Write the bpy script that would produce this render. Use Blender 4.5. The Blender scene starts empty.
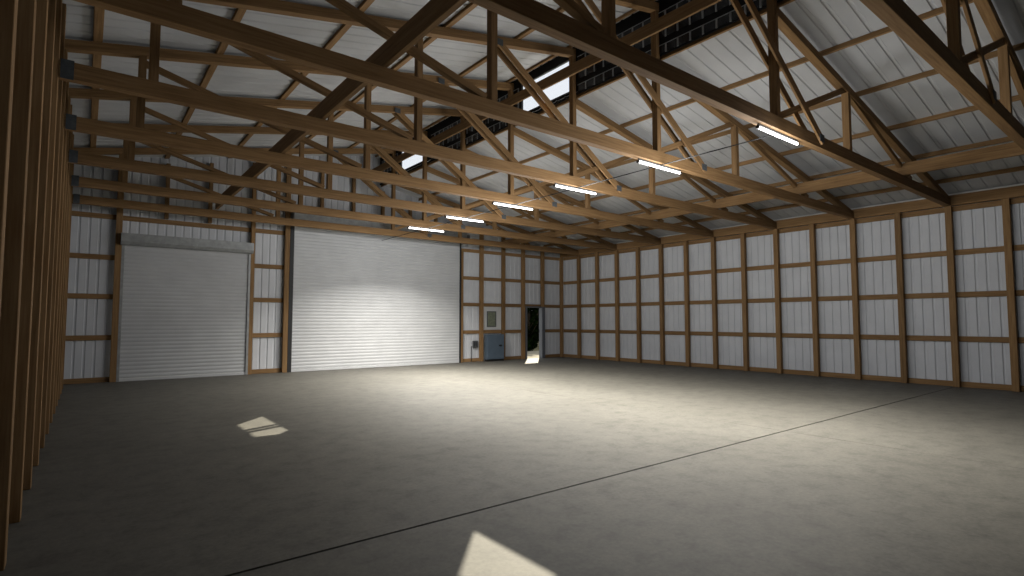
import bpy, bmesh, math, random
from mathutils import Vector, Matrix
random.seed(7)
C = bpy.context.scene.collection

# ------------------------------------------------------------------ materials
def mat(name):
    m = bpy.data.materials.new(name)
    m.use_nodes = True
    nt = m.node_tree
    return m, nt, nt.nodes['Principled BSDF']

def ramp(nt, fac, stops):
    r = nt.nodes.new('ShaderNodeValToRGB')
    cr = r.color_ramp
    while len(cr.elements) < len(stops):
        cr.elements.new(0.5)
    for e, (p, c) in zip(cr.elements, stops):
        e.position = p
        e.color = (*c, 1)
    nt.links.new(fac, r.inputs['Fac'])
    return r.outputs['Color']

def noise(nt, scale_vec, scale, detail=4, rough=0.55, coord='Object', rnd=False):
    tc = nt.nodes.new('ShaderNodeTexCoord')
    mp = nt.nodes.new('ShaderNodeMapping')
    mp.inputs['Scale'].default_value = scale_vec
    nt.links.new(tc.outputs[coord], mp.inputs['Vector'])
    if rnd:
        oi = nt.nodes.new('ShaderNodeObjectInfo')
        mu = nt.nodes.new('ShaderNodeMath'); mu.operation = 'MULTIPLY'
        mu.inputs[1].default_value = 37.0
        nt.links.new(oi.outputs['Random'], mu.inputs[0])
        nt.links.new(mu.outputs[0], mp.inputs['Location'])
    n = nt.nodes.new('ShaderNodeTexNoise')
    n.inputs['Scale'].default_value = scale
    n.inputs['Detail'].default_value = detail
    n.inputs['Roughness'].default_value = rough
    nt.links.new(mp.outputs[0], n.inputs['Vector'])
    return n.outputs['Fac']

def wood_mat(name, a, b, c):
    m, nt, p = mat(name)
    f = noise(nt, (0.7, 14, 14), 2.2, 6, 0.6, rnd=True)
    col = ramp(nt, f, [(0.28, a), (0.5, b), (0.75, c)])
    oi = nt.nodes.new('ShaderNodeObjectInfo')
    mr = nt.nodes.new('ShaderNodeMapRange')
    mr.inputs['To Min'].default_value = 0.84
    mr.inputs['To Max'].default_value = 1.14
    nt.links.new(oi.outputs['Random'], mr.inputs['Value'])
    mx = nt.nodes.new('ShaderNodeVectorMath'); mx.operation = 'SCALE'
    nt.links.new(col, mx.inputs[0]); nt.links.new(mr.outputs[0], mx.inputs['Scale'])
    nt.links.new(mx.outputs[0], p.inputs['Base Color'])
    p.inputs['Roughness'].default_value = 0.75
    p.inputs['Specular IOR Level'].default_value = 0.2
    bp = nt.nodes.new('ShaderNodeBump'); bp.inputs['Strength'].default_value = 0.15
    bp.inputs['Distance'].default_value = 0.01
    nt.links.new(f, bp.inputs['Height']); nt.links.new(bp.outputs[0], p.inputs['Normal'])
    return m

def plain(name, col, rough=0.5, metal=0.0, var=0.0, spec=0.5, vscale=3.0):
    m, nt, p = mat(name)
    if var:
        f = noise(nt, (1, 1, 1), vscale, 5)
        lo = tuple(x * (1 - var) for x in col); hi = tuple(min(1, x * (1 + var)) for x in col)
        nt.links.new(ramp(nt, f, [(0.3, lo), (0.7, hi)]), p.inputs['Base Color'])
    else:
        p.inputs['Base Color'].default_value = (*col, 1)
    p.inputs['Roughness'].default_value = rough
    p.inputs['Metallic'].default_value = metal
    p.inputs['Specular IOR Level'].default_value = spec
    return m

WOOD = wood_mat('pine', (0.198, 0.112, 0.047), (0.282, 0.165, 0.073), (0.365, 0.222, 0.103))
SHADEGUIDE = plain('shade_gap_guide_steel', (0.014, 0.014, 0.015), 0.6)  # near-black colour stands in for shade in the gap beside the wide door
SHEET = plain('white_sheet_steel', (0.70, 0.71, 0.735), 0.55, 0, 0.05, 0.25, 1.5)
LOWBOUNCE = plain('low_bounce_dark_steel', (0.05, 0.05, 0.052), 0.6, 0, 0.05, 0.2)  # colour of the unseen front wall, darkened to weaken light bounced off it
ROOFS = plain('white_roof_steel', (0.56, 0.565, 0.575), 0.6, 0, 0.06, 0.2, 1.2)
DOORM = plain('white_door_slats', (0.60, 0.605, 0.61), 0.45, 0, 0.05, 0.35, 1.5)
GALV = plain('galvanised_steel', (0.36, 0.37, 0.37), 0.5, 0.35, 0.18, 0.4, 6.0)
PLATE = plain('zinc_plate', (0.075, 0.082, 0.088), 0.7, 0.0, 0.25, 0.3, 14.0)
BLACK = plain('black_board', (0.006, 0.006, 0.006), 0.6, 0, 0.0, 0.2)
PANEL = plain('dark_blue_glass', (0.006, 0.007, 0.012), 0.25, 0, 0.3, 0.4, 5.0)
TICK = plain('grey_aluminium', (0.42, 0.44, 0.46), 0.6, 0.0)
BLUE = plain('slate_blue_paint', (0.10, 0.135, 0.175), 0.5, 0, 0.08, 0.4, 4.0)
DARK = plain('dark_plastic', (0.012, 0.012, 0.013), 0.5)
GREYBOX = plain('grey_enamel', (0.10, 0.105, 0.11), 0.5, 0, 0.05)
WHITEB = plain('white_board', (0.66, 0.66, 0.65), 0.6, 0, 0.03)
JAMB = plain('pale_grey_jamb', (0.12, 0.13, 0.15), 0.55, 0, 0.05)
APRON = plain('pale_concrete', (0.23, 0.21, 0.16), 0.85, 0, 0.12, 0.2, 3.0)
EARTH = plain('dry_ground', (0.12, 0.11, 0.06), 0.9, 0, 0.4, 0.1, 1.5)
BARK = plain('bark', (0.035, 0.028, 0.02), 0.9, 0, 0.3, 0.1, 9.0)
PALEBARK = plain('pale_bark', (0.25, 0.24, 0.18), 0.9, 0, 0.3, 0.1, 9.0)
LEAF = plain('leaf_green', (0.005, 0.010, 0.0025), 0.9, 0, 0.6, 0.0, 2.5)

def sheet_of_paper():
    m, nt, p = mat('olive_printed_sheet')
    f = noise(nt, (1, 1, 1), 9.0, 5, 0.7)
    nt.links.new(ramp(nt, f, [(0.3, (0.12, 0.14, 0.10)), (0.55, (0.22, 0.24, 0.17)), (0.75, (0.34, 0.34, 0.26))]), p.inputs['Base Color'])
    p.inputs['Roughness'].default_value = 0.5
    return m
PAPER = sheet_of_paper()

def concrete():
    m, nt, p = mat('concrete_slab')
    big = noise(nt, (1, 1, 1), 0.55, 5, 0.6)
    mid = noise(nt, (1, 1, 1), 3.5, 6, 0.65)
    fine = noise(nt, (1, 1, 1), 22.0, 4, 0.7)
    c1 = ramp(nt, big, [(0.3, (0.122, 0.115, 0.097)), (0.7, (0.152, 0.144, 0.122))])
    c2 = ramp(nt, mid, [(0.28, (0.66, 0.655, 0.65)), (0.5, (0.97, 0.97, 0.97)), (0.75, (1.16, 1.15, 1.12))])
    c3 = ramp(nt, fine, [(0.3, (0.78, 0.78, 0.78)), (0.7, (1.12, 1.12, 1.12))])
    a = nt.nodes.new('ShaderNodeMixRGB'); a.blend_type = 'MULTIPLY'; a.inputs[0].default_value = 1
    b = nt.nodes.new('ShaderNodeMixRGB'); b.blend_type = 'MULTIPLY'; b.inputs[0].default_value = 1
    nt.links.new(c1, a.inputs[1]); nt.links.new(c2, a.inputs[2])
    nt.links.new(a.outputs[0], b.inputs[1]); nt.links.new(c3, b.inputs[2])
    nt.links.new(b.outputs[0], p.inputs['Base Color'])
    p.inputs['Roughness'].default_value = 0.62
    p.inputs['Specular IOR Level'].default_value = 0.3
    bp = nt.nodes.new('ShaderNodeBump'); bp.inputs['Strength'].default_value = 0.12
    bp.inputs['Distance'].default_value = 0.006
    nt.links.new(fine, bp.inputs['Height']); nt.links.new(bp.outputs[0], p.inputs['Normal'])
    return m
CONC = concrete()

def emit(name, col, s):
    m, nt, p = mat(name)
    p.inputs['Base Color'].default_value = (0.8, 0.8, 0.8, 1)
    p.inputs['Emission Color'].default_value = (*col, 1)
    p.inputs['Emission Strength'].default_value = s
    return m
TUBE = emit('lit_tube', (1.0, 0.98, 0.95), 6.0)

def glass():
    m, nt, p = mat('clear_pane')
    nt.nodes.remove(p)
    out = nt.nodes['Material Output']
    t = nt.nodes.new('ShaderNodeBsdfTransparent'); t.inputs[0].default_value = (0.93, 0.94, 0.95, 1)
    g = nt.nodes.new('ShaderNodeBsdfGlossy'); g.inputs['Roughness'].default_value = 0.05
    mx = nt.nodes.new('ShaderNodeMixShader'); mx.inputs[0].default_value = 0.05
    nt.links.new(t.outputs[0], mx.inputs[1]); nt.links.new(g.outputs[0], mx.inputs[2])
    nt.links.new(mx.outputs[0], out.inputs['Surface'])
    return m
GLASS = glass()

# ------------------------------------------------------------------ helpers
def link(name, bm, m, parent=None, loc=None, smooth=False):
    me = bpy.data.meshes.new(name)
    bm.normal_update()
    bm.to_mesh(me); bm.free()
    if m: me.materials.append(m)
    if smooth:
        for p in me.polygons: p.use_smooth = True
    o = bpy.data.objects.new(name, me)
    C.objects.link(o)
    if loc is not None: o.location = loc
    if parent is not None: o.parent = parent
    return o

def tag(o, label=None, cat=None, group=None, kind=None):
    if label: o['label'] = label
    if cat: o['category'] = cat
    if group: o['group'] = group
    if kind: o['kind'] = kind
    return o

def empty(name, loc=(0, 0, 0)):
    o = bpy.data.objects.new(name, None)
    o.empty_display_size = 0.2
    C.objects.link(o); o.location = loc
    return o

def add_box(bm, x0, x1, y0, y1, z0, z1, bev=0.0):
    r = bmesh.ops.create_cube(bm, size=1.0)
    vs = r['verts']
    for v in vs:
        v.co = Vector(((x0 + x1) / 2 + v.co.x * (x1 - x0), (y0 + y1) / 2 + v.co.y * (y1 - y0), (z0 + z1) / 2 + v.co.z * (z1 - z0)))
    if bev:
        es = list({e for v in vs for e in v.link_edges})
        bmesh.ops.bevel(bm, geom=es, offset=bev, segments=1, affect='EDGES')
    return bm

def box(name, x0, x1, y0, y1, z0, z1, m, parent=None, bev=0.004):
    """A box whose origin is at its centre and whose longest side is its local X."""
    d = [x1 - x0, y1 - y0, z1 - z0]
    c = Vector(((x0 + x1) / 2, (y0 + y1) / 2, (z0 + z1) / 2))
    ax = max(range(3), key=lambda i: d[i])
    rot = Matrix.Identity(4)
    if ax == 1: rot = Matrix.Rotation(math.pi / 2, 4, 'Z'); d = [d[1], d[0], d[2]]
    if ax == 2: rot = Matrix.Rotation(-math.pi / 2, 4, 'Y'); d = [d[2], d[1], d[0]]
    bm = bmesh.new()
    add_box(bm, -d[0] / 2, d[0] / 2, -d[1] / 2, d[1] / 2, -d[2] / 2, d[2] / 2, min(bev, min(d) * 0.3))
    o = link(name, bm, m, parent)
    o.matrix_local = Matrix.Translation(c) @ rot
    return o

def member(name, x0, z0, x1, z1, y0, y1, h, m, parent=None, bev=0.004):
    """A straight timber in a plane of constant y from (x0,z0) to (x1,z1) on its centre line."""
    a = Vector((x0, 0, z0)); b = Vector((x1, 0, z1)); L = (b - a).length
    bm = bmesh.new()
    add_box(bm, -L / 2, L / 2, -(y1 - y0) / 2, (y1 - y0) / 2, -h / 2, h / 2, bev)
    o = link(name, bm, m, parent)
    ang = math.atan2(z1 - z0, x1 - x0)
    o.matrix_local = Matrix.Translation(((x0 + x1) / 2, (y0 + y1) / 2, (z0 + z1) / 2)) @ Matrix.Rotation(-ang, 4, 'Y')
    return o

def cyl(bm, p, q, r, n=12, r2=None):
    p = Vector(p); q = Vector(q); d = q - p
    M = Matrix.Translation((p + q) / 2) @ d.to_track_quat('Z', 'Y').to_matrix().to_4x4()
    bmesh.ops.create_cone(bm, cap_ends=True, segments=n, radius1=r, radius2=r if r2 is None else r2, depth=d.length, matrix=M)

def copy_tree(o, parent=None):
    c = o.copy(); C.objects.link(c)
    if parent is not None: c.parent = parent
    for ch in list(o.children): copy_tree(ch, c)
    return c

ORD = ['first', 'second', 'third', 'fourth', 'fifth', 'sixth', 'seventh', 'eighth', 'ninth', 'tenth', 'eleventh', 'twelfth', 'thirteenth', 'fourteenth', 'fifteenth', 'sixteenth']

# ------------------------------------------------------------------ geometry of the barn
Y0, S = 3.089, 1.22
def yk(k): return Y0 + S * k
XL, XR = -0.40, 18.99            # inner faces of the side posts
YB = 20.20                       # inner face of the back posts
YF = -4.30                       # front gable
XC = 9.17                        # clerestory plane
def zl(x): return 7.605 + 0.195 * (x - 5.8)           # underside of the left top chord
def zr(x): return 7.059 - 0.197 * (x - 9.14)          # underside of the right top chord
HL, HR = 0.175, 0.155            # vertical depth of the top chords
PUR = 0.135                      # purlin height
PURL = 0.062                     # the left slope's purlins lie flat
def roofl(x): return zl(x) + HL + PURL + 0.004
def roofr(x): return zr(x) + HR + PUR + 0.004

# ------------------------------------------------------------------ shell: ribbed sheets
def ribs(a, b, pitch, depth=0.022, half=0.036, flat=0.020, start=None):
    pts = [(a, 0.0)]
    c = a + pitch * 0.5 if start is None else start
    while c + half < b:
        if c - half > a:
            pts += [(c - half, 0), (c - flat, depth), (c + flat, depth), (c + half, 0)]
        c += pitch
    pts.append((b, 0.0))
    return pts

def off_at(pts, s):
    for (a, p), (b, q) in zip(pts, pts[1:]):
        if a <= s <= b: return p + (q - p) * (s - a) / max(1e-9, b - a)
    return 0.0

def wall_sheet(name, a, b, place, ztop, openings=(), pitch=0.24, m=None):
    """place(s, offset, z) gives the point; openings are (s0, s1, z0, z1)."""
    pts = ribs(a, b, pitch)
    ss = sorted(set([p[0] for p in pts] + [v for o in openings for v in o[:2]]))
    bm = bmesh.new()
    for s0, s1 in zip(ss, ss[1:]):
        if s1 - s0 < 1e-6: continue
        mid = (s0 + s1) / 2
        spans = [(-0.02, None)]
        for o in openings:
            if o[0] <= mid <= o[1]:
                spans = [(-0.02, o[2]), (o[3], None)] if o[2] > 0 else [(o[3], None)]
        for lo, hi in spans:
            q = [place(s0, off_at(pts, s0), lo), place(s1, off_at(pts, s1), lo),
                 place(s1, off_at(pts, s1), ztop(s1) if hi is None else hi), place(s0, off_at(pts, s0), ztop(s0) if hi is None else hi)]
            bm.faces.new([bm.verts.new(v) for v in q])
    bmesh.ops.remove_doubles(bm, verts=bm.verts, dist=1e-5)
    o = link(name, bm, m or SHEET)
    o['kind'] = 'structure'
    return o

def gable(x): return (roofl(x) if x < XC + 0.03 else roofr(x)) - 0.003
D1 = (0.79, 4.41); D2 = (5.76, 12.97); D3 = (16.70, 17.70)
wall_back = wall_sheet('wall_back', -0.60, 19.18, lambda s, o, z: (s, 20.395 + o, z), gable,
                       [(D1[0] + 0.14, D1[1] - 0.14, 0, 4.3), (D2[0] + 0.14, D2[1] - 0.14, 0, 5.45), (D3[0], D3[1], 0, 2.46)])
tag(wall_back, 'white ribbed steel back gable wall holding both roller doors and the open doorway', 'wall')
tag(wall_sheet('wall_front', -0.60, 19.18, lambda s, o, z: (s, YF - o, z), gable, m=LOWBOUNCE), 'unseen ribbed steel front gable wall behind the viewer, darkened to cut bounced light', 'wall')
tag(wall_sheet('wall_left', YF, 20.395, lambda s, o, z: (-0.60 - o, s, z), lambda s: roofl(-0.6) - 0.003), 'white ribbed steel left wall behind close-set timber posts', 'wall')
tag(wall_sheet('wall_right', YF, 20.395, lambda s, o, z: (19.18 + o, s, z), lambda s: roofr(19.18) - 0.003, pitch=0.244), 'white ribbed steel right wall behind the timber grid', 'wall')

def roof_sheet(name, x0, x1, zf):
    pts = ribs(YF - 0.3, 20.8, 0.305, 0.017, 0.040, 0.022)
    bm = bmesh.new()
    rows = [[bm.verts.new((x, s, zf(x) + o)) for s, o in pts] for x in (x0, x1)]
    top = [[bm.verts.new((x, s, zf(x) + o + 0.006)) for s, o in pts] for x in (x0, x1)]
    for i in range(len(pts) - 1):
        bm.faces.new((rows[0][i], rows[0][i + 1], rows[1][i + 1], rows[1][i]))
        bm.faces.new((top[0][i], top[1][i], top[1][i + 1], top[0][i + 1]))
    o = link(name, bm, ROOFS); o['kind'] = 'structure'
    return o
tag(roof_sheet('ceiling_left', -0.95, XC + 0.42, roofl), 'white ribbed roof sheets of the higher left slope', 'ceiling')
tag(roof_sheet('ceiling_right', XC - 0.01, 19.6, roofr), 'white ribbed roof sheets of the lower right slope', 'ceiling')

# floor: slab cut by a wide joint across the barn and one hairline saw cut along it
bm = bmesh.new()
JY, JX = 4.43, 9.21
add_box(bm, -0.62, 19.2, YF - 0.02, 20.42, -0.20, -0.05)
for (a, b) in ((YF - 0.02, JY - 0.017), (JY + 0.017, 20.42)):
    add_box(bm, -0.62, JX - 0.003, a, b, -0.05, 0.0)
    add_box(bm, JX + 0.003, 19.2, a, b, -0.05, 0.0)
floor = link('floor', bm, CONC)
tag(floor, 'worn grey-brown concrete slab floor with one dark expansion joint', 'floor', kind='structure')

bm = bmesh.new(); add_box(bm, -0.62, 19.2, JY - 0.0165, JY + 0.0165, -0.049, -0.006)
ej = link('expansion_joint', bm, BLACK, floor); ej['label'] = 'black expansion joint strip'
# outside ground and apron
bm = bmesh.new(); add_box(bm, -70, 90, -60, 120, -0.6, -0.21)
tag(link('ground', bm, EARTH), 'dry grassy ground outside the barn', 'ground', kind='structure')
bm = bmesh.new(); add_box(bm, 12.0, 34.0, 20.43, 25.4, -0.205, -0.012)
tag(link('path', bm, APRON), 'sunlit pale concrete strip outside the open doorway', 'path', kind='structure')

# ------------------------------------------------------------------ posts
PD = 0.14
def post_label(n, total, side):
    return n
GR = 'posts along the right wall'
ks = list(range(0, 14))
for k in reversed(ks):
    n = 13 - k
    o = box('wall_post', XR, XR + PD, yk(k) - 0.0, yk(k) + 0.15, 0.0, 5.045, WOOD)
    where = 'the %s out from the far corner' % ORD[n] if n else 'the nearest to the far corner'
    tag(o, 'brown square timber post on the right wall, %s' % where, 'post', GR)
    o['label'] = ('brown square timber post on the right wall, %s' % where)
o = box('corner_post', XR, XR + PD, YB, YB + PD, 0.0, 5.045, WOOD)
tag(o, 'brown timber corner post where the back wall meets the right wall', 'post')

for k in range(1, 14):
    o = box('wall_post', XL - PD, XL, yk(k), yk(k) + 0.15, 0.0, zl(XL - PD) - 0.005 if k % 2 else roofl(XL - PD) - 0.008, WOOD)
    where = 'nearest the viewer' if k == 1 else '%s from the viewer' % ORD[k - 1]
    tag(o, 'tall brown timber post on the left wall, %s' % where, 'post', 'posts along the left wall')

def gz(x):      # underside of the gable rafter line
    return (zl(x) if x < XC else zr(x)) - 0.005
BP = [(0.63, 0.79, 'left jamb of the smaller roller door', 0), (4.41, 4.53, 'right jamb of the smaller roller door', 0), (5.53, 5.69, 'left jamb of the wide roller door', 0),
      (14.02, 14.18, 'left of the blue cabinet', 0), (15.27, 15.42, 'right of the blue cabinet', 0),
      (16.46, 16.62, 'left of the open doorway', 0), (17.70, 17.86, 'right of the open doorway', 0)]
for (a, b, lab, z) in BP:
    o = box('wall_post', a, b, YB, YB + PD, 0.0, gz(b) if a > 9 else gz(a), WOOD)
    tag(o, 'brown timber gable post, %s' % lab, 'post', 'posts of the back gable wall')
o = box('door_jamb_post', 12.99, 13.09, YB, YB + PD, 0.0, 4.90, WOOD)
tag(o, 'slim timber jamb on the right edge of the wide roller door', 'post')
# short gable studs above the doors
for (a, lab) in ((1.86, 'the left one of the pair over the smaller roller door'), (3.08, 'the right one of the pair over the smaller roller door')):
    tag(box('wall_stud', a, a + 0.11, YB, YB + PD, 5.055, gz(a), WOOD), 'short timber gable stud, %s' % lab, 'stud', 'short studs above the roller doors')
for i, a in enumerate((6.77, 7.99, 9.21, 10.43, 11.65)):
    tag(box('wall_stud', a, a + 0.11, YB, YB + PD, 5.80, gz(a + (0.11 if a > 9 else 0)), WOOD), 'short timber gable stud over the wide roller door, %s from its left end' % ORD[i], 'stud', 'short studs above the roller doors')
tag(box('door_header', 5.70, 13.05, YB + 0.005, YB + PD, 5.72, 5.795, WOOD), 'long timber header above the wide roller door hood', 'beam')

# ------------------------------------------------------------------ girts, plates
GZ = (1.322, 2.550, 3.733)
names = ('lowest', 'middle', 'upper')
GH = 0.075
for z, nm in zip(GZ, names):
    tag(box('wall_girt', XR + PD + 0.002, XR + PD + 0.042, YF + 0.02, YB, z - GH, z + GH, WOOD), '%s of three long timber girts on the right wall' % nm, 'girt', 'girts of the right wall')
tag(box('wall_girt', XR + PD + 0.002, XR + PD + 0.042, YF + 0.02, YB, 4.895, 5.045, WOOD), 'timber girt tucked under the top plate of the right wall', 'girt', 'girts of the right wall')
tag(box('top_plate', XR, XR + 0.10, YF + 0.02, YB + 0.1, 5.05, 5.335, WOOD), 'deep timber top plate running along the right wall', 'beam')
tag(box('baseboard_right', XR + PD + 0.002, XR + PD + 0.042, YF + 0.02, YB, 0.0, 0.15, WOOD), 'timber bottom plate along the right wall', 'baseboard', kind='structure')
for z, nm in zip(GZ, names):
    tag(box('wall_girt', XL - PD - 0.042, XL - PD - 0.002, YF + 0.02, YB, z - GH, z + GH, WOOD), '%s long timber girt behind the left wall posts' % nm, 'girt', 'girts of the left wall')
tag(box('baseboard_left', XL - PD - 0.042, XL - PD - 0.002, YF + 0.02, YB, 0.0, 0.15, WOOD), 'timber bottom plate along the left wall', 'baseboard', kind='structure')
ZS = (1.322, 2.550, 3.733, 4.969)
zn = ('lowest', 'second lowest', 'third lowest', 'topmost')
yb0, yb1 = YB + PD + 0.002, YB + PD + 0.042
bays = [(-0.53, 0.785, 'left of the smaller roller door', (0, 1, 2)),
        (4.42, 5.70, 'between the two roller doors', (0, 1, 2)),
        (13.0, 19.12, 'running right from the wide roller door', (1, 2, 3))]
for (a, b, lab, zz) in bays:
    for i in zz:
        tag(box('wall_girt', a, b, yb0, yb1, ZS[i] - GH, ZS[i] + GH, WOOD), '%s timber girt %s, back wall' % (zn[i], lab), 'girt', 'girts of the back wall')
tag(box('wall_girt', -0.53, 5.70, yb0, yb1, ZS[3] - GH, ZS[3] + GH, WOOD), 'topmost timber girt passing above the smaller roller door', 'girt', 'girts of the back wall')
tag(box('wall_girt', 13.0, 16.69, yb0, yb1, ZS[0] - GH, ZS[0] + GH, WOOD), 'lowest timber girt above the blue cabinet', 'girt', 'girts of the back wall')
tag(box('wall_girt', 17.67, 19.12, yb0, yb1, ZS[0] - GH, ZS[0] + GH, WOOD), 'lowest timber girt right of the open doorway', 'girt', 'girts of the back wall')
for i, (a, b, lab) in enumerate(((-0.53, 0.785, 'left of the smaller roller door'), (4.42, 5.70, 'between the roller doors'), (13.0, 14.22, 'right of the wide roller door'), (15.42, 16.69, 'left of the open doorway'), (17.67, 19.12, 'right of the open doorway'))):
    tag(box('baseboard_back', a, b, yb0, yb1, 0, 0.15, WOOD), 'timber bottom plate of the back wall, %s' % lab, 'baseboard', kind='structure')

bm = bmesh.new(); add_box(bm, XR + 0.012, XR + 0.03, YF + 0.02, YB + 0.1, 5.337, 5.385, 0.002)  # thin white strip laid along the eave over the top plate
tag(link('trim_1', bm, WHITEB), 'thin white strip above the top plate of the right wall', 'trim', kind='structure')
# ------------------------------------------------------------------ trusses
def make_truss(y):
    t = empty('roof_truss', (0, y, 5.05))
    dz = -5.05
    T = 0.15
    box('bottom_chord', XL + 0.003, XR - 0.004, 0, T, 5.045 + dz, 5.275 + dz, WOOD, t)
    a, b = XL - 0.15, XC + 0.1
    ang = math.atan(0.195)
    member('top_chord', a, zl(a) + HL / 2 + dz, b, zl(b) + HL / 2 + dz, 0, T, HL * math.cos(ang), WOOD, t)
    a, b = XC - 0.03, XR - 0.05
    member('top_chord', a, zr(a) + HR / 2 + dz, b, zr(b) + HR / 2 + dz, 0, T, HR * math.cos(ang), WOOD, t)
    for x, top in ((0.63, zl(0.63)), (4.87, zl(4.87)), (9.05, zl(9.05)), (12.07, zr(12.07))):
        w = 0.06; x += 0.02 if x < 1 else 0.07
        box('vertical_web', x - w, x + w, 0.01, T - 0.01, 5.27 + dz, top + 0.02 + dz, WOOD, t)
    member('diagonal_web', 0.66, 6.50 + dz, 4.80, 5.31 + dz, 0.02, T - 0.02, 0.10, WOOD, t)
    for (x0, z0, x1, z1) in ((9.14, 5.29, 12.10, 6.56), (12.06, 6.56, 15.9, 5.30)):
        member('diagonal_web', x0, z0 + dz, x1, z1 + dz, 0.03, T - 0.03, 0.11, WOOD, t)
    for (x0, z0, x1, z1) in ((6.78, 7.86, 10.72, 5.16),):
        member('diagonal_web', x0, z0 + dz, x1, z1 + dz, -0.042, -0.002, 0.15, WOOD, t)
        member('diagonal_web', x0, z0 + dz, x1, z1 + dz, T + 0.002, T + 0.042, 0.15, WOOD, t)
    for (x, z) in ((6.82, 7.83), (10.64, 5.21)):
        g = box('gusset_plate', x - 0.09, x + 0.09, -0.050, -0.044, z - 0.07 + dz, z + 0.07 + dz, PLATE, t, 0.001)
        g['label'] = 'grey steel gusset plate'
    g = box('hanger_plate', XL + 0.02, XL + 0.16, -0.010, -0.002, 5.03 + dz, 5.29 + dz, PLATE, t, 0.001)
    g['label'] = 'dark steel hanger plate'
    return t
proto = make_truss(yk(-1))
tl = ['nearest the viewer, dark, cut off at the upper right', 'second from the viewer, carrying the nearest light tube', 'third from the viewer, carrying the second nearest light tube',
      'fourth from the viewer, carrying the third nearest light tube', 'fifth from the viewer, carrying the fourth nearest light tube', 'sixth from the viewer, carrying the fifth nearest light tube', 'seventh from the viewer, carrying the farthest light tube',
      'farthest one, closest to the back wall, carrying no light tube']
for i, k in enumerate(range(-1, 14, 2)):
    t = proto if i == 0 else copy_tree(proto)
    t.location = (0, yk(k), 5.05)
    tag(t, 'brown timber roof truss, ' + tl[i], 'truss', 'timber roof trusses')

# ------------------------------------------------------------------ purlins, braces
def sloped(name, x, zf, slope, label, group, hw, z0=0.002, h=PUR):
    bm = bmesh.new(); L = 20.38 - (YF + 0.02)
    add_box(bm, -L / 2, L / 2, -hw, hw, z0, h, 0.003)
    o = link(name, bm, WOOD)
    o.matrix_world = Matrix.Translation((x, (20.38 + YF + 0.02) / 2, zf)) @ Matrix.Rotation(-math.atan(slope), 4, 'Y') @ Matrix.Rotation(math.pi / 2, 4, 'Z')
    tag(o, label, 'purlin', group)
    return o
for i, x in enumerate((9.22, 10.93, 12.66, 14.43, 16.19, 17.95)):
    lab = 'timber purlin at the top edge of the right roof slope, under the dark panels' if i == 0 else 'timber purlin on the right roof slope, %s below the dark panels' % ORD[i - 1]
    sloped('roof_purlin', x, zr(x) + HR, -0.197, lab, 'purlins of the right roof slope', 0.024, 0.03)
for i, x in enumerate((0.0, 1.88, 3.70, 5.54, 7.38, 8.98)):
    lab = 'timber purlin on the left roof slope, %s up from the left wall' % ORD[i]
    sloped('roof_purlin', x, zl(x) + HL, 0.195, lab, 'purlins of the left roof slope', 0.064 if x < 8 else 0.03, 0.002, PURL)
tag(box('lateral_brace', 3.05, 3.13, YF + 0.1, 18.85, 5.279, 5.585, WOOD), 'long timber laid across the bottom chords on the left, its near side black', 'brace')
tag(box('lateral_brace', 15.2, 15.28, YF + 0.1, 20.1, 5.279, 5.57, WOOD), 'long timber laid across the bottom chords on the right, its face lit', 'brace')
rail = box('ridge_rail', 8.50, 8.55, YF + 0.1, 20.15, 7.41, 7.66, WOOD)
tag(rail, 'long timber rail running below the ridge in front of the dark panels', 'rail')
for k in range(-1, 14, 2):
    b = member('strut', 8.55, 7.55, 9.06, 7.84, yk(k) + 0.045, yk(k) + 0.105, 0.06, WOOD)
    b.parent = rail
    b.matrix_local = rail.matrix_basis.inverted() @ b.matrix_basis

# ------------------------------------------------------------------ clerestory
CZ0, CZ1 = roofr(XC) - 0.05, roofl(XC) + 0.02
WINS = [(9.36, 11.30), (16.54, 18.52)]
WZ = (7.42, 8.27)
bm = bmesh.new()
ys = [YF]
for a, b in WINS: ys += [a, b]
ys.append(20.395)
for i in range(0, len(ys), 2):
    add_box(bm, XC, XC + 0.03, ys[i], ys[i + 1], CZ0, CZ1)
for a, b in WINS:
    add_box(bm, XC, XC + 0.03, a, b, CZ0, WZ[0]); add_box(bm, XC, XC + 0.03, a, b, WZ[1], CZ1)
wc = link('wall_clerestory', bm, BLACK)
tag(wc, 'black clerestory wall of dark panes running along the ridge', 'wall', kind='structure')
rows = [(7.33, 7.50), (7.65, 7.86), (8.00, 8.20)]
def in_win(y): return any(a - 0.10 < y < b + 0.10 for a, b in WINS)
for (z0, z1) in rows:
    pb, tb = bmesh.new(), bmesh.new()
    y = YF + 0.1
    while y < 20.2:
        hit = in_win(y) or in_win(y + 0.28)
        if not hit or z1 < WZ[0]:
            add_box(pb, XC - 0.012, XC - 0.001, y + 0.022, y + 0.262, z0, z1)
            add_box(tb, XC - 0.018, XC - 0.001, y - 0.018, y + 0.018, z0, z1)
            add_box(tb, XC - 0.018, XC - 0.001, y - 0.014, y + 0.270, z1 + 0.001, z1 + 0.016)
        y += 0.284
    p = link('dark_pane_row', pb, PANEL, wc); p['label'] = 'row of dark blue panes'
    q = link('mullion_row', tb, TICK, wc); q['label'] = 'thin grey mullions'
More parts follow.
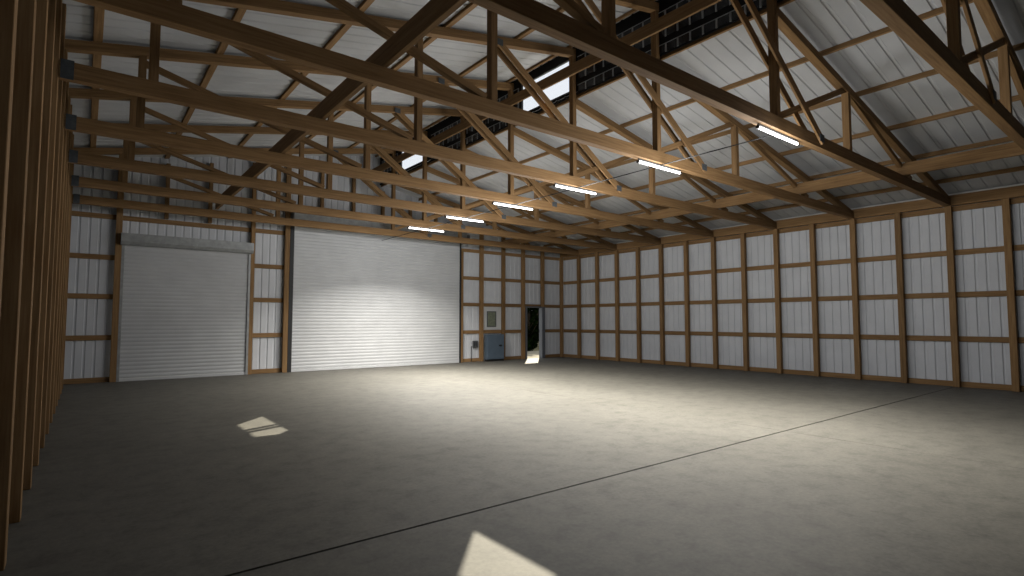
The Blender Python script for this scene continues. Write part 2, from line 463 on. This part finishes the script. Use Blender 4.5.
for i, (a, b) in enumerate(WINS):
    w = empty('window_%d' % (i + 1), (XC, (a + b) / 2, WZ[0]))
    w['kind'] = 'structure'
    w['label'] = ('bright clerestory window nearer the viewer, showing white sky', 'bright clerestory window farther from the viewer, near the back gable')[i]
    w['category'] = 'window'
    bm = bmesh.new()
    L2 = (b - a) / 2; H = WZ[1] - WZ[0]
    for (y0, y1, z0, z1) in ((-L2, L2, 0, 0.03), (-L2, L2, H - 0.03, H), (-L2, -L2 + 0.03, 0.031, H - 0.031), (L2 - 0.03, L2, 0.031, H - 0.031)):
        add_box(bm, -0.01, 0.04, y0, y1, z0, z1)
    link('window_frame', bm, DARK, w)
    bm = bmesh.new(); add_box(bm, 0.012, 0.018, -L2 + 0.03, L2 - 0.03, 0.03, H - 0.03)
    link('pane', bm, GLASS, w)

# ------------------------------------------------------------------ roller doors
def curtain(name, x0, x1, z0, z1, y, parent, pitch=0.12):
    bm = bmesh.new()
    prof = []
    z = z0
    while z < z1 - 1e-4:
        for f, d in ((0.0, 0.0), (0.10, -0.002), (0.35, -0.009), (0.60, -0.011), (0.85, -0.006), (0.96, 0.0)):
            zz = z + f * pitch
            if zz < z1: prof.append((zz, d))
        z += pitch
    prof.append((z1, 0.0))
    A = [bm.verts.new((x0, y + d, z)) for z, d in prof]; B = [bm.verts.new((x1, y + d, z)) for z, d in prof]
    A2 = [bm.verts.new((x0, y + 0.012, z)) for z, d in prof]; B2 = [bm.verts.new((x1, y + 0.012, z)) for z, d in prof]
    for i in range(len(prof) - 1):
        bm.faces.new((A[i], B[i], B[i + 1], A[i + 1]))
        bm.faces.new((A2[i], A2[i + 1], B2[i + 1], B2[i]))
    return link(name, bm, DOORM, parent)

def roller(n, x0, x1, ztop, zhood, hx0, hx1, hy, label):
    d = empty('door_%d' % n, ((x0 + x1) / 2, 0, 0)); d.location = (0, 0, 0)
    tag(d, label, 'door', kind='structure')
    y = YB + 0.05
    curtain('curtain', x0 + 0.02, x1 - 0.02, 0.09, ztop + 0.06, y, d)
    bm = bmesh.new(); add_box(bm, x0 + 0.03, x1 - 0.03, y - 0.03, y + 0.012, 0.0, 0.088, 0.006)
    link('bottom_bar', bm, DOORM, d)
    for (a, b) in ((x0 - (0.066 if n == 2 else 0), x0 + 0.075), (x1 - 0.075, x1)):  # left rail of the wide door widened to cover its shaded gap
        bm = bmesh.new(); add_box(bm, a, b, y - 0.055, y - 0.028, 0.0, ztop, 0.004)
        g = link('guide_rail', bm, SHADEGUIDE if n == 2 else GALV, d)
    bm = bmesh.new()          # hood: box with a chamfered lower front edge
    pr = [(YB - 0.005, zhood), (hy, zhood), (hy, ztop + 0.10), (hy + 0.06, ztop), (YB - 0.005, ztop)]
    A = [bm.verts.new((hx0, py, pz)) for py, pz in pr]; B = [bm.verts.new((hx1, py, pz)) for py, pz in pr]
    for i in range(len(pr)):
        j = (i + 1) % len(pr)
        bm.faces.new((A[i], A[j], B[j], B[i]))
    bm.faces.new(A[::-1]); bm.faces.new(B)
    bmesh.ops.recalc_face_normals(bm, faces=bm.faces)
    h = link('hood', bm, GALV, d); h['label'] = 'grey galvanised roller hood'
    return d
roller(1, D1[0], D1[1], 4.12, 4.47, 0.76, 4.45, 19.98, 'smaller closed white roller door on the left of the back wall')
d2 = roller(2, D2[0], D2[1], 5.24, 5.69, 5.72, 13.02, 19.84, 'wide closed white roller door in the middle of the back wall')
mb = box('motor_box', 13.12, 13.32, 20.05, 20.19, 5.35, 5.62, GREYBOX); mb.parent = d2
mb['label'] = 'small grey motor box beside the hood'

# open walk-through doorway
d3 = empty('door_3', (0, 0, 0)); tag(d3, 'narrow open doorway near the right end of the back wall', 'door', kind='structure')
box('jamb', D3[0] - 0.03, D3[0] + 0.05, YB + 0.005, 20.42, 0.0, 2.46, JAMB, d3)
box('jamb', D3[1] - 0.03, D3[1] - 0.002, YB - 0.02, 20.42, 0.0, 2.46, JAMB, d3)
box('casing', D3[1], D3[1] + 0.17, YB - 0.02, YB - 0.003, 0.0, 2.50, JAMB, d3)
box('head_jamb', D3[0] - 0.03, D3[1] - 0.002, YB + 0.005, 20.42, 2.462, 2.52, JAMB, d3)

# ------------------------------------------------------------------ things at the back wall
cab = empty('cabinet', (14.64, 20.0, 0)); tag(cab, 'slate blue low steel cabinet standing against the back wall', 'cabinet')
def cb(name, x0, x1, y0, y1, z0, z1, m, par=cab, bev=0.006):
    bm = bmesh.new(); add_box(bm, x0, x1, y0, y1, z0, z1, bev)
    return link(name, bm, m, par)
cb('body', -0.43, 0.54, -0.02, 0.18, 0.09, 1.21, BLUE)
pl = cb('plinth', -0.42, 0.53, -0.01, 0.17, 0.0, 0.088, DARK); pl['label'] = 'black recessed plinth'
dr = cb('door', -0.415, 0.525, -0.042, -0.022, 0.10, 1.19, BLUE)
hd = cb('handle', 0.22, 0.38, -0.075, -0.044, 0.68, 0.735, DARK, dr, 0.006); hd['label'] = 'black lever handle'
wb = cb('backing_board', 14.22, 15.26, 20.325, 20.345, 1.41, 2.46, WHITEB, None, 0.003)
tag(wb, 'smooth white board on the wall above the blue cabinet', 'board')
no = empty('framed_notice', (14.70, 20.31, 1.54)); tag(no, 'olive grey framed notice on the white board above the blue cabinet', 'notice')
bm = bmesh.new()
for (a, b, c, d) in ((-0.26, 0.26, 0, 0.04), (-0.26, 0.26, 0.68, 0.72), (-0.26, -0.22, 0.041, 0.679), (0.22, 0.26, 0.041, 0.679)):
    add_box(bm, a, b, -0.015, 0.013, c, d, 0.003)
fr = link('frame', bm, GREYBOX, no); fr['label'] = 'thin dark frame'
bm = bmesh.new(); add_box(bm, -0.22, 0.22, -0.005, 0.010, 0.04, 0.68)
link('printed_sheet', bm, PAPER, no)
ob = empty('outlet_box', (13.80, 20.28, 0.64)); tag(ob, 'small grey electrical outlet box on the wall right of the wide roller door', 'outlet box')
bm = bmesh.new(); add_box(bm, -0.14, 0.14, 0.0, 0.055, 0.0, 0.29, 0.008); link('box_body', bm, GREYBOX, ob)
bm = bmesh.new()
add_box(bm, -0.10, -0.015, -0.012, -0.001, 0.05, 0.24, 0.003); add_box(bm, 0.015, 0.10, -0.012, -0.001, 0.05, 0.24, 0.003)
link('cover', bm, plain('socket_cover', (0.05, 0.05, 0.055), 0.4), ob)
bm = bmesh.new(); cyl(bm, (-0.21, 0.03, -0.62), (-0.21, 0.03, 0.04), 0.014, 10); cyl(bm, (-0.21, 0.03, 0.03), (-0.135, 0.03, 0.03), 0.014, 10)
c_ = link('conduit', bm, DARK, ob, smooth=True); c_['label'] = 'thin black conduit down to the floor'

# ------------------------------------------------------------------ tubes
LX = 9.21
def make_tube():
    t = empty('hanging_tube_light', (LX, 0, 5.0))
    bm = bmesh.new(); add_box(bm, -0.69, 0.69, -0.016, 0.016, 0.004, 0.040, 0.003)
    h = link('housing', bm, GREYBOX, t)
    bm = bmesh.new(); cyl(bm, (-0.68, 0, -0.022), (0.68, 0, -0.022), 0.024, 14)
    link('lamp', bm, TUBE, t, smooth=False)['label'] = 'glowing white tube'
    for s in (-1, 1):
        bm = bmesh.new(); add_box(bm, min(s * 0.682, s * 0.722), max(s * 0.682, s * 0.722), -0.028, 0.028, -0.050, 0.003, 0.005)
        link('end_cap', bm, DARK, t)['label'] = 'black end cap'
    return t
tp = make_tube()
POW = (275, 260, 250, 270, 330, 430)
SIDE = (205, 200, 190, 175, 132, 78)
tw = ['nearest the viewer, under the second truss', 'second from the viewer, under the third truss', 'third from the viewer, under the fourth truss', 'fourth from the viewer, under the fifth truss', 'fifth from the viewer, under the sixth truss', 'farthest from the viewer, in front of the wide roller door']
for i, k in enumerate(range(1, 12, 2)):
    t = tp if i == 0 else copy_tree(tp)
    t.location = (LX, yk(k) + 0.075, 5.0)
    tag(t, 'white glowing light tube ' + tw[i], 'light', 'light tubes along the middle of the barn')
    L = bpy.data.lights.new('tube_downlight', 'AREA'); L.shape = 'RECTANGLE'; L.size = 1.4; L.size_y = 0.06
    L.energy = POW[i]; L.color = (1.0, 0.97, 0.91); L.spread = math.radians(124 if i < 5 else 133)
    lo = bpy.data.objects.new('tube_downlight', L); C.objects.link(lo)
    lo.location = (LX, yk(k) + 0.075, 4.935)
    # photometric spread of the tube: strong to the sides, weak straight up and down
    P = bpy.data.lights.new('tube_sidelight', 'POINT'); P.energy = SIDE[i]; P.color = (0.98, 0.99, 1.0); P.shadow_soft_size = 0.3
    P.use_nodes = True
    nt = P.node_tree; em = nt.nodes['Emission']
    tc = nt.nodes.new('ShaderNodeTexCoord'); sp = nt.nodes.new('ShaderNodeSeparateXYZ'); nt.links.new(tc.outputs['Normal'], sp.inputs[0])
    mr = nt.nodes.new('ShaderNodeMapRange'); mr.inputs['From Min'].default_value = -1; mr.inputs['From Max'].default_value = 1
    nt.links.new(sp.outputs['Z'], mr.inputs['Value'])
    cr = ramp(nt, mr.outputs[0], [(0.0, (.02,) * 3), (0.16, (.06,) * 3), (0.30, (1,) * 3), (0.58, (1,) * 3), (0.70, (.7,) * 3), (0.86, (.45,) * 3), (0.97, (.12,) * 3)])
    nt.links.new(cr, em.inputs['Strength'])
    po = bpy.data.objects.new('tube_sidelight', P); C.objects.link(po)
    po.location = (LX, yk(k) + 0.075, 4.70)
bm = bmesh.new()
for i, k in enumerate(range(1, 12, 2)):
    cyl(bm, (LX, yk(k) + 0.075 + 0.02, 5.022), (LX, yk(k + 2) + 0.075 - 0.02 if k < 11 else 20.2, 5.022), 0.011, 8)
tag(link('power_cable', bm, BLACK, smooth=True), 'thin black power cable running under the light tubes to the back wall', 'cable')

# ------------------------------------------------------------------ trees outside the doorway
def make_tree(x, y, h, r, seed, label):
    rnd = random.Random(seed)
    t = empty('leafy_tree', (x, y, -0.21)); tag(t, label, 'tree', 'trees beyond the doorway')
    bm = bmesh.new()
    cyl(bm, (0, 0, 0), (0.05, 0.02, h * 0.55), 0.13, 10, 0.08)
    for i in range(7):
        a = rnd.uniform(0, 6.28); z = h * rnd.uniform(0.15, 0.55)
        cyl(bm, (0.02, 0.01, z), (math.cos(a) * r * 0.75, math.sin(a) * r * 0.75, z + h * 0.25), 0.045, 7, 0.015)
    link('trunk', bm, BARK, t, smooth=True)
    bm = bmesh.new()
    cl = [(Vector((max(-1, min(1, rnd.gauss(0, .5))) * r, max(-1, min(1, rnd.gauss(0, .5))) * r, h * rnd.uniform(0.04, 1.0))), rnd.uniform(0.22, 0.36) * r) for _ in range(110)]
    for c, cr in cl:
        for _ in range(75):
            d = Vector((rnd.gauss(0, 1), rnd.gauss(0, 1), rnd.gauss(0, 1))).normalized() * cr * rnd.uniform(0.3, 1)
            p = c + d
            if p.z < 0.02: continue
            s = rnd.uniform(0.09, 0.17)
            n = Vector((rnd.gauss(0, 1), rnd.gauss(0, 1), rnd.gauss(0, 1) + 0.6)).normalized()
            u = n.orthogonal().normalized() * s; v = n.cross(u).normalized() * s * 0.45
            bm.faces.new([bm.verts.new(q) for q in (p - u, p - v + n * s * .15, p + u, p + v + n * s * .15)])
    link('foliage', bm, LEAF, t)
    return t
make_tree(23.3, 28.0, 5.4, 1.45, 1, 'dark leafy tree straight outside the open doorway')
make_tree(27.7, 28.0, 5.8, 1.45, 2, 'dark leafy tree outside, beyond the right edge of the doorway')
make_tree(19.4, 28.4, 5.5, 1.45, 3, 'dark leafy tree outside, beyond the left edge of the doorway')
make_tree(28.8, 34.0, 6.4, 2.0, 4, 'taller leafy tree standing behind the row outside the doorway')
make_tree(32.0, 39.0, 8.0, 2.4, 5, 'tallest leafy tree, farthest out through the open doorway')
# ------------------------------------------------------------------ sun, sky
sun = bpy.data.lights.new('sun', 'SUN'); sun.energy = 9.0; sun.angle = math.radians(0.3); sun.color = (1.0, 0.90, 0.70)
so = bpy.data.objects.new('sun', sun); C.objects.link(so)
so.rotation_euler = Vector((-0.863, -0.966, -1.0)).to_track_quat('-Z', 'Y').to_euler()
so.location = (30, 30, 40)
w = bpy.data.worlds.new('sky'); bpy.context.scene.world = w; w.use_nodes = True
bg = w.node_tree.nodes['Background']; bg.inputs[0].default_value = (0.93, 0.96, 1.0, 1); bg.inputs[1].default_value = 1.1

# ------------------------------------------------------------------ camera
cam = bpy.data.cameras.new('camera'); co = bpy.data.objects.new('camera', cam); C.objects.link(co)
cam.sensor_fit = 'HORIZONTAL'; cam.sensor_width = 36.0
cam.lens = 36.0 * 544.52 / 1024
cam.clip_start = 0.05; cam.clip_end = 400
yaw, pitch = math.radians(38.0426), math.radians(3.4323)
fwd = Vector((math.sin(yaw) * math.cos(pitch), math.cos(yaw) * math.cos(pitch), math.sin(pitch)))
co.rotation_euler = fwd.to_track_quat('-Z', 'Y').to_euler()
co.location = (0, 0, 1.8284)
sc = bpy.context.scene
sc.camera = co
sc.cycles.diffuse_bounces = 1
sc.cycles.use_denoising = True
sc.view_settings.view_transform = 'Standard'
sc.view_settings.look = 'None'
sc.view_settings.exposure = 0.0
sc.view_settings.gamma = 1.0
sc.view_settings.use_curve_mapping = False
